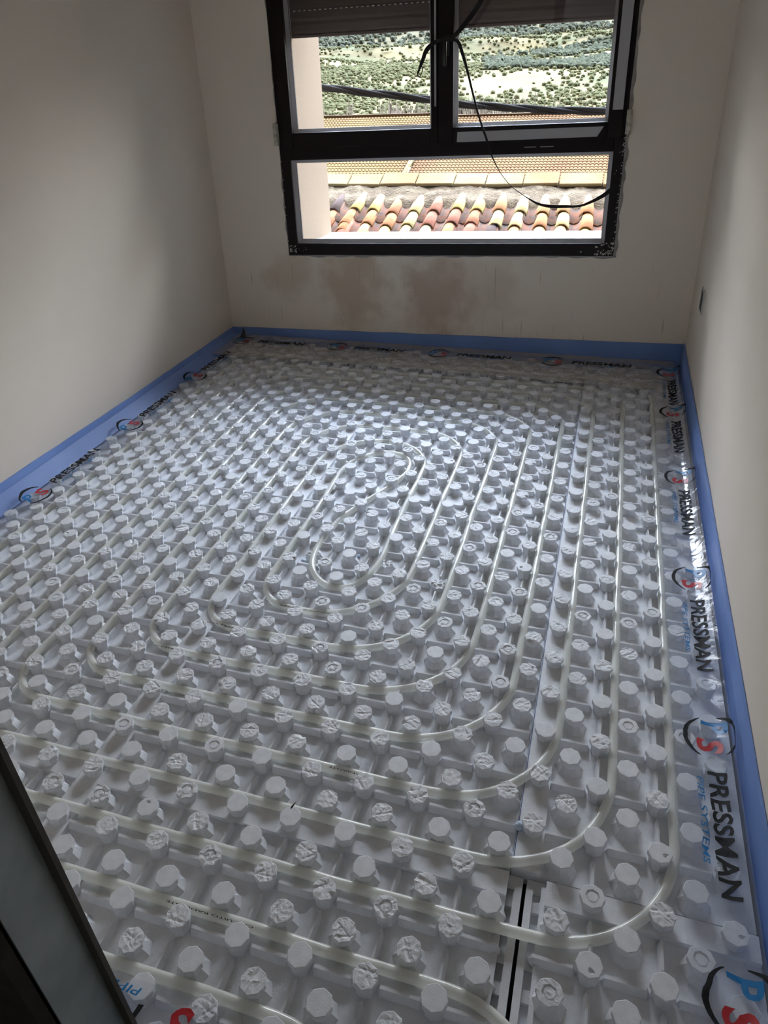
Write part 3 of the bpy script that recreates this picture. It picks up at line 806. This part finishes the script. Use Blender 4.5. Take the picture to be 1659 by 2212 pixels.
# folded tongue of film standing up in the far left corner
fo = MB(); 
fo.rings([[(XL+.03+.085*t, YB-.035-.018*math.sin(3*t), .0+0*t), (XL+.03+.042+.043*(t-.5)*.15, YB-.020, .052)] for t in [k/8 for k in range(9)]], False)
fo.build('film_fold', M_film, f_b)
M_fold = MB().poly([(XL+.055, YB-.045, .004), (XL+.088, YB-.045, .004), (XL+.076, YB-.030, .034), (XL+.070, YB-.028, .046), (XL+.064, YB-.032, .030)]).build('printed_arc', M_ink, f_b)

# ------------------------------------------------------------------ door jamb in the foreground: galvanised channel on rough timber
jb = empty('door_jamb', 'galvanised steel door jamb with a dark edge, bottom left foreground', 'door jamb', (-.10, YF-.03, -.03))
JX = -.10
def jm(pts, name, mt, par): 
    return MB().hexa([(x-jb.location.x, y-jb.location.y, z-jb.location.z) for (x, y, z) in pts]).build(name, mt, par)
def prism(xa, xb, ya, yb, lean=(0, 0), z0=-.03, z1=1.98):
    k = lean
    return [(xa, ya, z0), (xb, ya, z0), (xb, yb, z0), (xa, yb, z0), (xa+k[0], ya+k[1], z1), (xb+k[0], ya+k[1], z1), (xb+k[0], yb+k[1], z1), (xa+k[0], yb+k[1], z1)]
LEAN = (.0, -.115)
ch = jm(prism(JX-.002, JX, -.182, -.118, LEAN), 'channel_web', M_steel, jb)
jm(prism(JX-.002, JX+.012, -.122, -.116, LEAN), 'channel_lip', M_lip, jb)
jm(prism(JX-.05, JX-.002, -.180, -.118, LEAN), 'timber_post', M_dark, jb)
jm(prism(JX-.09, JX-.001, -.200, -.1855, LEAN), 'plaster_edge', M_dark, jb)  # dark colour stands in for the unlit side of the wall

# ------------------------------------------------------------------ outside: cable, roofs, hillside
def zr(y, k): return CAM[2]+k*(y-CAM[1])
cb = MB(); cpts = [(-1.25, 3.2, 1.062), (-1.049, 3.2, 1.052), (-.835, 3.2, 1.024), (-.6, 3.2, .995), (-.343, 3.2, .958), (-.13, 3.2, .938), (.077, 3.2, .921), (.295, 3.2, .915), (.7, 3.2, .915)]
ctr = crom(cpts, 26)
for s_ in range(3):
    pts = []
    for k, p in enumerate(ctr):
        a = k*.085+s_*2.094
        pts.append((p[0], p[1]+.0085*math.cos(a), p[2]+.0085*math.sin(a)))
    cb.tube(pts, .0095, 8)
M_cable = mat('black_cable_sheath', (.010, .0085, .0085), .7)
cab = cb.build('power_cable', M_cable, smooth=True); tag(cab, 'thick twisted black overhead cable crossing outside the window', 'cable')

# near roof of hollow clay tiles
nr = empty('tiled_house', 'nearest house outside with an old mixed clay tile roof', 'house', (0, 8.2, -4.0))
nl = nr.location
RY, RZ = CAM[1]+9.3, CAM[2]-9.3*.1525
SL = .33
def rp_(x, s, h=0.):      # s metres down the slope from the ridge
    c = 1/math.hypot(1, SL)
    return (x-nl.x, RY-s*c-nl.y - h*SL*c*0, RZ-s*c*SL+h*c-nl.z)
M_body = mat('house_render', s2l((190, 170, 150)), .9)
MB().hexa([(-6-nl.x, RY-3.0-nl.y, 0), (3-nl.x, RY-3.0-nl.y, 0), (3-nl.x, RY-nl.y+.1, 0), (-6-nl.x, RY-nl.y+.1, 0),
           (-6-nl.x, RY-3.0-nl.y, RZ-3.0*SL-nl.z-.13), (3-nl.x, RY-3.0-nl.y, RZ-3.0*SL-nl.z-.13), (3-nl.x, RY-nl.y+.1, RZ-nl.z-.08), (-6-nl.x, RY-nl.y+.1, RZ-nl.z-.08)]).build('walls', M_body, nr)
def tile_mat():
    m = mat('clay_tile', (.3, .12, .06), .85, bump=.5, bscale=30, bdist=.01)
    n = m.node_tree.nodes; l = m.node_tree.links; b_ = n['Principled BSDF']
    gm = n.new('ShaderNodeNewGeometry'); r = n.new('ShaderNodeValToRGB'); r.color_ramp.interpolation = 'CONSTANT'
    cols = [(0, (.300, .232, .087)), (.22, (.248, .120, .058)), (.40, (.300, .232, .112)), (.55, (.224, .099, .054)), (.68, (.285, .173, .083)), (.84, (.192, .083, .054)), (.95, (.06, .042, .036))]
    e_ = r.color_ramp.elements; e_[0].position = 0; e_[0].color = (*cols[0][1], 1); e_[1].position = cols[1][0]; e_[1].color = (*cols[1][1], 1)
    for p_, c_ in cols[2:]: q = e_.new(p_); q.color = (*c_, 1)
    l.new(gm.outputs['Random Per Island'], r.inputs[0])
    ns = n.new('ShaderNodeTexNoise'); ns.inputs['Scale'].default_value = 9; ns.inputs['Detail'].default_value = 6
    co = n.new('ShaderNodeTexCoord'); l.new(co.outputs['Object'], ns.inputs['Vector'])
    mr = n.new('ShaderNodeMapRange'); mr.inputs[1].default_value = .35; mr.inputs[2].default_value = .7; mr.inputs[3].default_value = .8; mr.inputs[4].default_value = 1.15; l.new(ns.outputs['Fac'], mr.inputs[0])
    mx = n.new('ShaderNodeVectorMath'); mx.operation = 'SCALE'; l.new(r.outputs[0], mx.inputs[0]); l.new(mr.outputs[0], mx.inputs['Scale']); l.new(mx.outputs[0], b_.inputs['Base Color'])
    return m
M_tile = tile_mat()
TP = .247
def canal(mb, x, s0, ln, r0, r1, up, th=.014, dx=0.):
    n = 9; rg = []
    for (s, r) in ((s0, r0), (s0+ln*.5, (r0+r1)/2), (s0+ln, r1)):
        lift = .02*(s-s0)/ln if up else .016*(s-s0)/ln
        o_, i_ = [], []
        for k in range(n):
            a = math.pi*k/(n-1)
            cx, cz = math.cos(a), math.sin(a)
            if up:
                o_.append(rp_(x+dx*(s-s0)+r*cx, s, .045+lift+r*.95*cz)); i_.append(rp_(x+dx*(s-s0)+(r-th)*cx, s, .045+lift+(r-th)*.95*cz-.001))
            else:
                o_.append(rp_(x+(r-th)*cx, s, .075+lift-(r-th)*.8*cz)); i_.append(rp_(x+r*cx, s, .075+lift-r*.8*cz-.001))
        rg.append(o_+i_[::-1])
    mb.rings(rg, True, True, True)
rt = random.Random(5); cov = MB(); pan = MB()
ncol = 34; xs0 = -5.6
for c in range(ncol):
    x = xs0+c*TP + rt.uniform(-.012, .012)
    s = .30+rt.uniform(-.05, .06)
    drift = rt.uniform(-.02, .02)
    while s < 2.9:
        ln = rt.uniform(.40, .46)
        canal(cov, x+rt.uniform(-.014, .014), s-.02, ln, .058, .078, True, dx=drift)
        s += ln-.10-rt.uniform(0, .04) if rt.random() > .14 else .17
    s = .42+rt.uniform(-.03, .03)
    while s < 2.9:
        canal(pan, x+TP/2, s, .43, .082, .078, False); s += .35
cov.build('cover_tiles', M_tile, nr, smooth=True)
M_pan = mat('pan_tile', (.15, .068, .042), .9, bump=.8, bscale=40, col2=(.085, .066, .052), var=.3, vscale=12, bdist=.01)
pan.build('pan_tiles', M_pan, nr, smooth=True)
# rubble mortar bed and ridge course
M_mort = mat('rubble_mortar', (.15, .118, .08), .95, bump=1., bscale=45, col2=(.09, .068, .048), var=.3, vscale=9, bdist=.03)
mb = MB(); rg = []
for a in range(221):
    x = -5.8+a*.04; row = []
    for k in range(16):
        s = -.02+k*.035; h = .09+.035*fnoise(x*5, s*5, 1)+.02*fnoise(x*17, s*17, 2)-(.10*max(0, (s-.42)/.12) if s > .42 else 0)
        row.append(rp_(x, s, h))
    rg.append(row)
mb.rings(rg, False); mb.build('mortar_bed', M_mort, nr, smooth=True)
M_ridge = mat('ridge_slab', (.19, .158, .085), .85, bump=.4, bscale=30, col2=(.155, .10, .05), var=.3, vscale=1.6, bdist=.01)
mb = MB(); x = -5.8
while x < 3:
    ln = rt.uniform(.36, .50); h = .135+rt.uniform(-.006, .006); tl = rt.uniform(-.008, .008)
    mb.hexa([rp_(x, .10, h-.04), rp_(x+ln-.012, .10, h-.04+tl), rp_(x+ln-.012, -.14, h-.04+tl), rp_(x, -.14, h-.04), rp_(x, .10, h), rp_(x+ln-.012, .10, h+tl), rp_(x+ln-.012, -.14, h+.02+tl), rp_(x, -.14, h+.02)])
    x += ln
bevel(mb.build('ridge_course', M_ridge, nr), .01)

# distant large roof
def far_roof(name, label, ox, y0, z0, slope, L, x0, x1, pitch, course, mt, skew=0., steps=6, body=True):
    root = empty(name, label, 'house', (ox, y0, z0-6))
    px_, py_, pz_ = root.location
    mb = MB(); nx = int((x1-x0)/pitch*steps); ny = int(L/course); rg = []
    for a in range(ny*3+1):
        f = a/3; k = int(f); t = f-k
        t3 = [0., .04, .5][a % 3]; s = (k+t3)*course
        row = []
        for i in range(nx+1):
            x = x0+(x1-x0)*i/nx
            u = (i % steps)/steps
            h = .075*max(0, math.sin(math.pi*u))**.7 + .05*(1-t3 if t3 > .02 else 0)
            row.append((x+skew*s, s, s*slope+h+6))
        rg.append(row)
    mb.rings([[p for p in r] for r in rg], False)
    mb.build('roof_tiles', mt, root, smooth=False)
    MB().box(x0, x1, .05, L*1.0, 0, 5.8).build('walls', M_body, root)
    MB().box(x0, x1, L-.25, L+.25, 6+L*slope-.1, 6+L*slope+.14).build('ridge', M_ridge2, root)
    return root
M_ridge2 = mat('pale_ridge', (.06, .036, .018), .85)
def far_tile_mat(name, c1, c2):
    m = mat(name, c1, .85, col2=c2, var=.2, vscale=.35, detail=3); return m
M_ft = far_tile_mat('orange_roof_tile', (.143, .099, .041), (.128, .075, .035))
M_ft2 = far_tile_mat('pale_orange_roof_tile', (.135, .087, .041), (.120, .065, .033))
D0 = 52.; yk = CAM[1]+D0
r1 = far_roof('tiled_house', 'large pale orange tiled roof beyond the ridge of the nearest house', 0, yk, CAM[2]-D0*.150, .30, 13.0, -32, -14.5, .27, .42, M_ft, 0)
MB().tube([(-14.45+.0, 0, 6.12), (-14.45+.0, 13, 6.12+13*.30)], .16, 8).build('verge_tiles', M_ridge, r1)
r2 = far_roof('tiled_house', 'right hand orange tiled roof past the pale verge line', 0, yk+.4, CAM[2]-D0*.150, .30, 12.4, -14.3, 6, .27, .42, M_ft2, 0)

# valley floor and hillside
HZ = []
def ground_h(x, y):
    d = y
    z = -9 - 0*d
    if d > 70: z += (d-70)*.012
    if d > 130: z += (d-130)*.060
    if d > 420: z += (d-420)*.10
    n_ = 9*fnoise(x*.006, y*.006, 1)+4*fnoise(x*.016, y*.016, 4)+1.2*fnoise(x*.06, y*.06, 6)
    z += n_*min(1, max(0, (d-90)/260))
    # rock ledge
    led = 300+35*fnoise(x*.01, 0, 2)
    z += 7*(1/(1+math.exp(-(d-led)/2.2)))*(.6+.4*fnoise(x*.02, 3, 3))
    return z
mb = MB(); rg = []
ys = [6+1.2*k for k in range(0)] + [-5+12*k for k in range(8)] + [90*(1.0305**k) for k in range(82)]
for y in ys:
    wd = 30+y*.75
    rg.append([(-.22*y+(-wd+2*wd*k/150), y, ground_h(-.22*y+(-wd+2*wd*k/150), y)) for k in range(151)])
mb.rings(rg, False)
def hill_mat():
    m = mat('scrub_hillside', (.3, .28, .15), .95)
    n = m.node_tree.nodes; l = m.node_tree.links; b_ = n['Principled BSDF']
    co = n.new('ShaderNodeTexCoord')
    def ns(scale, det=6, dist=0.):
        t = n.new('ShaderNodeTexNoise'); t.inputs['Scale'].default_value = scale; t.inputs['Detail'].default_value = det; t.inputs['Distortion'].default_value = dist
        l.new(co.outputs['Object'], t.inputs['Vector']); return t.outputs['Fac']
    r1_ = n.new('ShaderNodeValToRGB'); l.new(ns(.045, 9), r1_.inputs[0])
    e_ = r1_.color_ramp.elements; e_[0].position = .38; e_[0].color = (.057, .059, .030, 1); e_[1].position = .56; e_[1].color = (.117, .096, .048, 1)
    q = e_.new(.47); q.color = (.090, .075, .041, 1)
    g = n.new('ShaderNodeNewGeometry'); sx = n.new('ShaderNodeSeparateXYZ'); l.new(g.outputs['Position'], sx.inputs[0])
    r2_ = n.new('ShaderNodeMapRange'); r2_.inputs[1].default_value = 330; r2_.inputs[2].default_value = 440; l.new(sx.outputs['Y'], r2_.inputs[0])
    r3_ = n.new('ShaderNodeValToRGB'); l.new(ns(.06, 8), r3_.inputs[0])
    e_ = r3_.color_ramp.elements; e_[0].position = .42; e_[0].color = (.035, .041, .030, 1); e_[1].position = .70; e_[1].color = (.062, .059, .041, 1)
    mx = n.new('ShaderNodeMix'); mx.data_type = 'RGBA'; l.new(r2_.outputs[0], mx.inputs[0]); l.new(r1_.outputs[0], mx.inputs[6]); l.new(r3_.outputs[0], mx.inputs[7])
    l.new(mx.outputs[2], b_.inputs['Base Color']); return m
S(mb.build('hillside', hill_mat(), smooth=True))
# scrub: uncountable far bushes as one mesh each kind
def scrub(name, label, n_, yr, rr, mt, seed, tall=1., dens=None, xlim=None):
    rb_ = random.Random(seed); v = []; f = []
    base = bmesh.new(); bmesh.ops.create_icosphere(base, subdivisions=1, radius=1)
    bv_ = [tuple(q.co) for q in base.verts]; bf = [tuple(q.index for q in p.verts) for p in base.faces]; base.free()
    c = 0; tries = 0
    while c < n_ and tries < n_*20:
        tries += 1
        y = yr[0]*(yr[1]/yr[0])**rb_.random(); az = rb_.uniform(-.55, .16) if xlim is None else rb_.uniform(*xlim)
        x = az*(y+.5)+CAM[0]
        if dens and rb_.random() > dens(x, y): continue
        r = rb_.uniform(*rr)*(.6+.4*y/300); z = ground_h(x, y); b0 = len(v); off = rb_.random()*50
        for p in bv_:
            k = 1+.38*noise.noise(Vector((p[0]*1.7+off, p[1]*1.7, p[2]*1.7)))
            v.append((x+p[0]*r*k, y+p[1]*r*k, z+r*.5*tall+p[2]*r*k*tall))
        f += [tuple(b0+i for i in q) for q in bf]; c += 1
    me = bpy.data.meshes.new(name); me.from_pydata(v, [], f); o = link(name, me, mt, smooth=False)
    tag(o, label, 'bushes'); o['kind'] = 'stuff'; return o
def island_mat(name, a, b2):
    m = mat(name, a, .95); n = m.node_tree.nodes; l = m.node_tree.links
    g = n.new('ShaderNodeNewGeometry'); r = n.new('ShaderNodeValToRGB'); r.color_ramp.elements[0].color = (*a, 1); r.color_ramp.elements[1].color = (*b2, 1)
    l.new(g.outputs['Random Per Island'], r.inputs[0]); l.new(r.outputs[0], n['Principled BSDF'].inputs['Base Color']); return m
scrub('forest_bushes', 'dark grey green trees covering the upper hillside', 15000, (335, 900), (.6, 1.4), island_mat('dark_pine', (.044, .049, .036), (.070, .074, .052)), 1, 1.1, lambda x, y: .55+.9*fnoise(x*.012, y*.012, 5))  # tones paled to paint distance haze into the trees
scrub('scrub_bushes', 'olive green bushes scattered on the sandy slope', 9500, (125, 345), (.3, .85), island_mat('olive_bush', (.058, .062, .030), (.096, .093, .049)), 2, .85, lambda x, y: .62+1.1*fnoise(x*.02, y*.02, 8))
scrub('oak_bushes', 'blue green trees at the middle right of the hillside', 2000, (215, 305), (.5, 1.25), island_mat('holm_oak', (.042, .048, .034), (.066, .072, .048)), 3, 1., lambda x, y: .4+1.5*fnoise(x*.03, y*.03, 2), (-.17, .02))
# bare poplars: thin pale vertical twigs
rb_ = random.Random(9); mb = MB()
for k in range(420):
    y = rb_.uniform(75, 115); az = rb_.choice([rb_.uniform(-.30, -.16), rb_.uniform(-.20, -.10), rb_.uniform(-.40, .0)]); x = az*y
    z = -9; h = rb_.uniform(2.5, 6.0)
    for t in range(5):
        xx = x+rb_.uniform(-.5, .5); lean = rb_.uniform(-.5, .5)
        mb.rings([[(xx-.022, y, z), (xx+.022, y, z)], [(xx+lean-.012, y+rb_.uniform(-.4, .4), z+h*rb_.uniform(.6, 1)), (xx+lean+.012, y, z+h)]], False)
tw = mb.build('bare_saplings', mat('pale_twig', (.112, .090, .072), .9)); tag(tw, 'thicket of bare pale saplings behind the far roofs', 'saplings'); tw['kind'] = 'stuff'

# matt, dry materials outdoors: no sheen
for nm in ('exterior_render', 'house_render', 'clay_tile', 'pan_tile', 'rubble_mortar', 'ridge_slab', 'pale_ridge', 'orange_roof_tile', 'pale_orange_roof_tile', 'scrub_hillside', 'dark_pine', 'olive_bush', 'holm_oak', 'pale_twig', 'black_cable_sheath'):
    bpy.data.materials[nm].node_tree.nodes['Principled BSDF'].inputs['Specular IOR Level'].default_value = .03
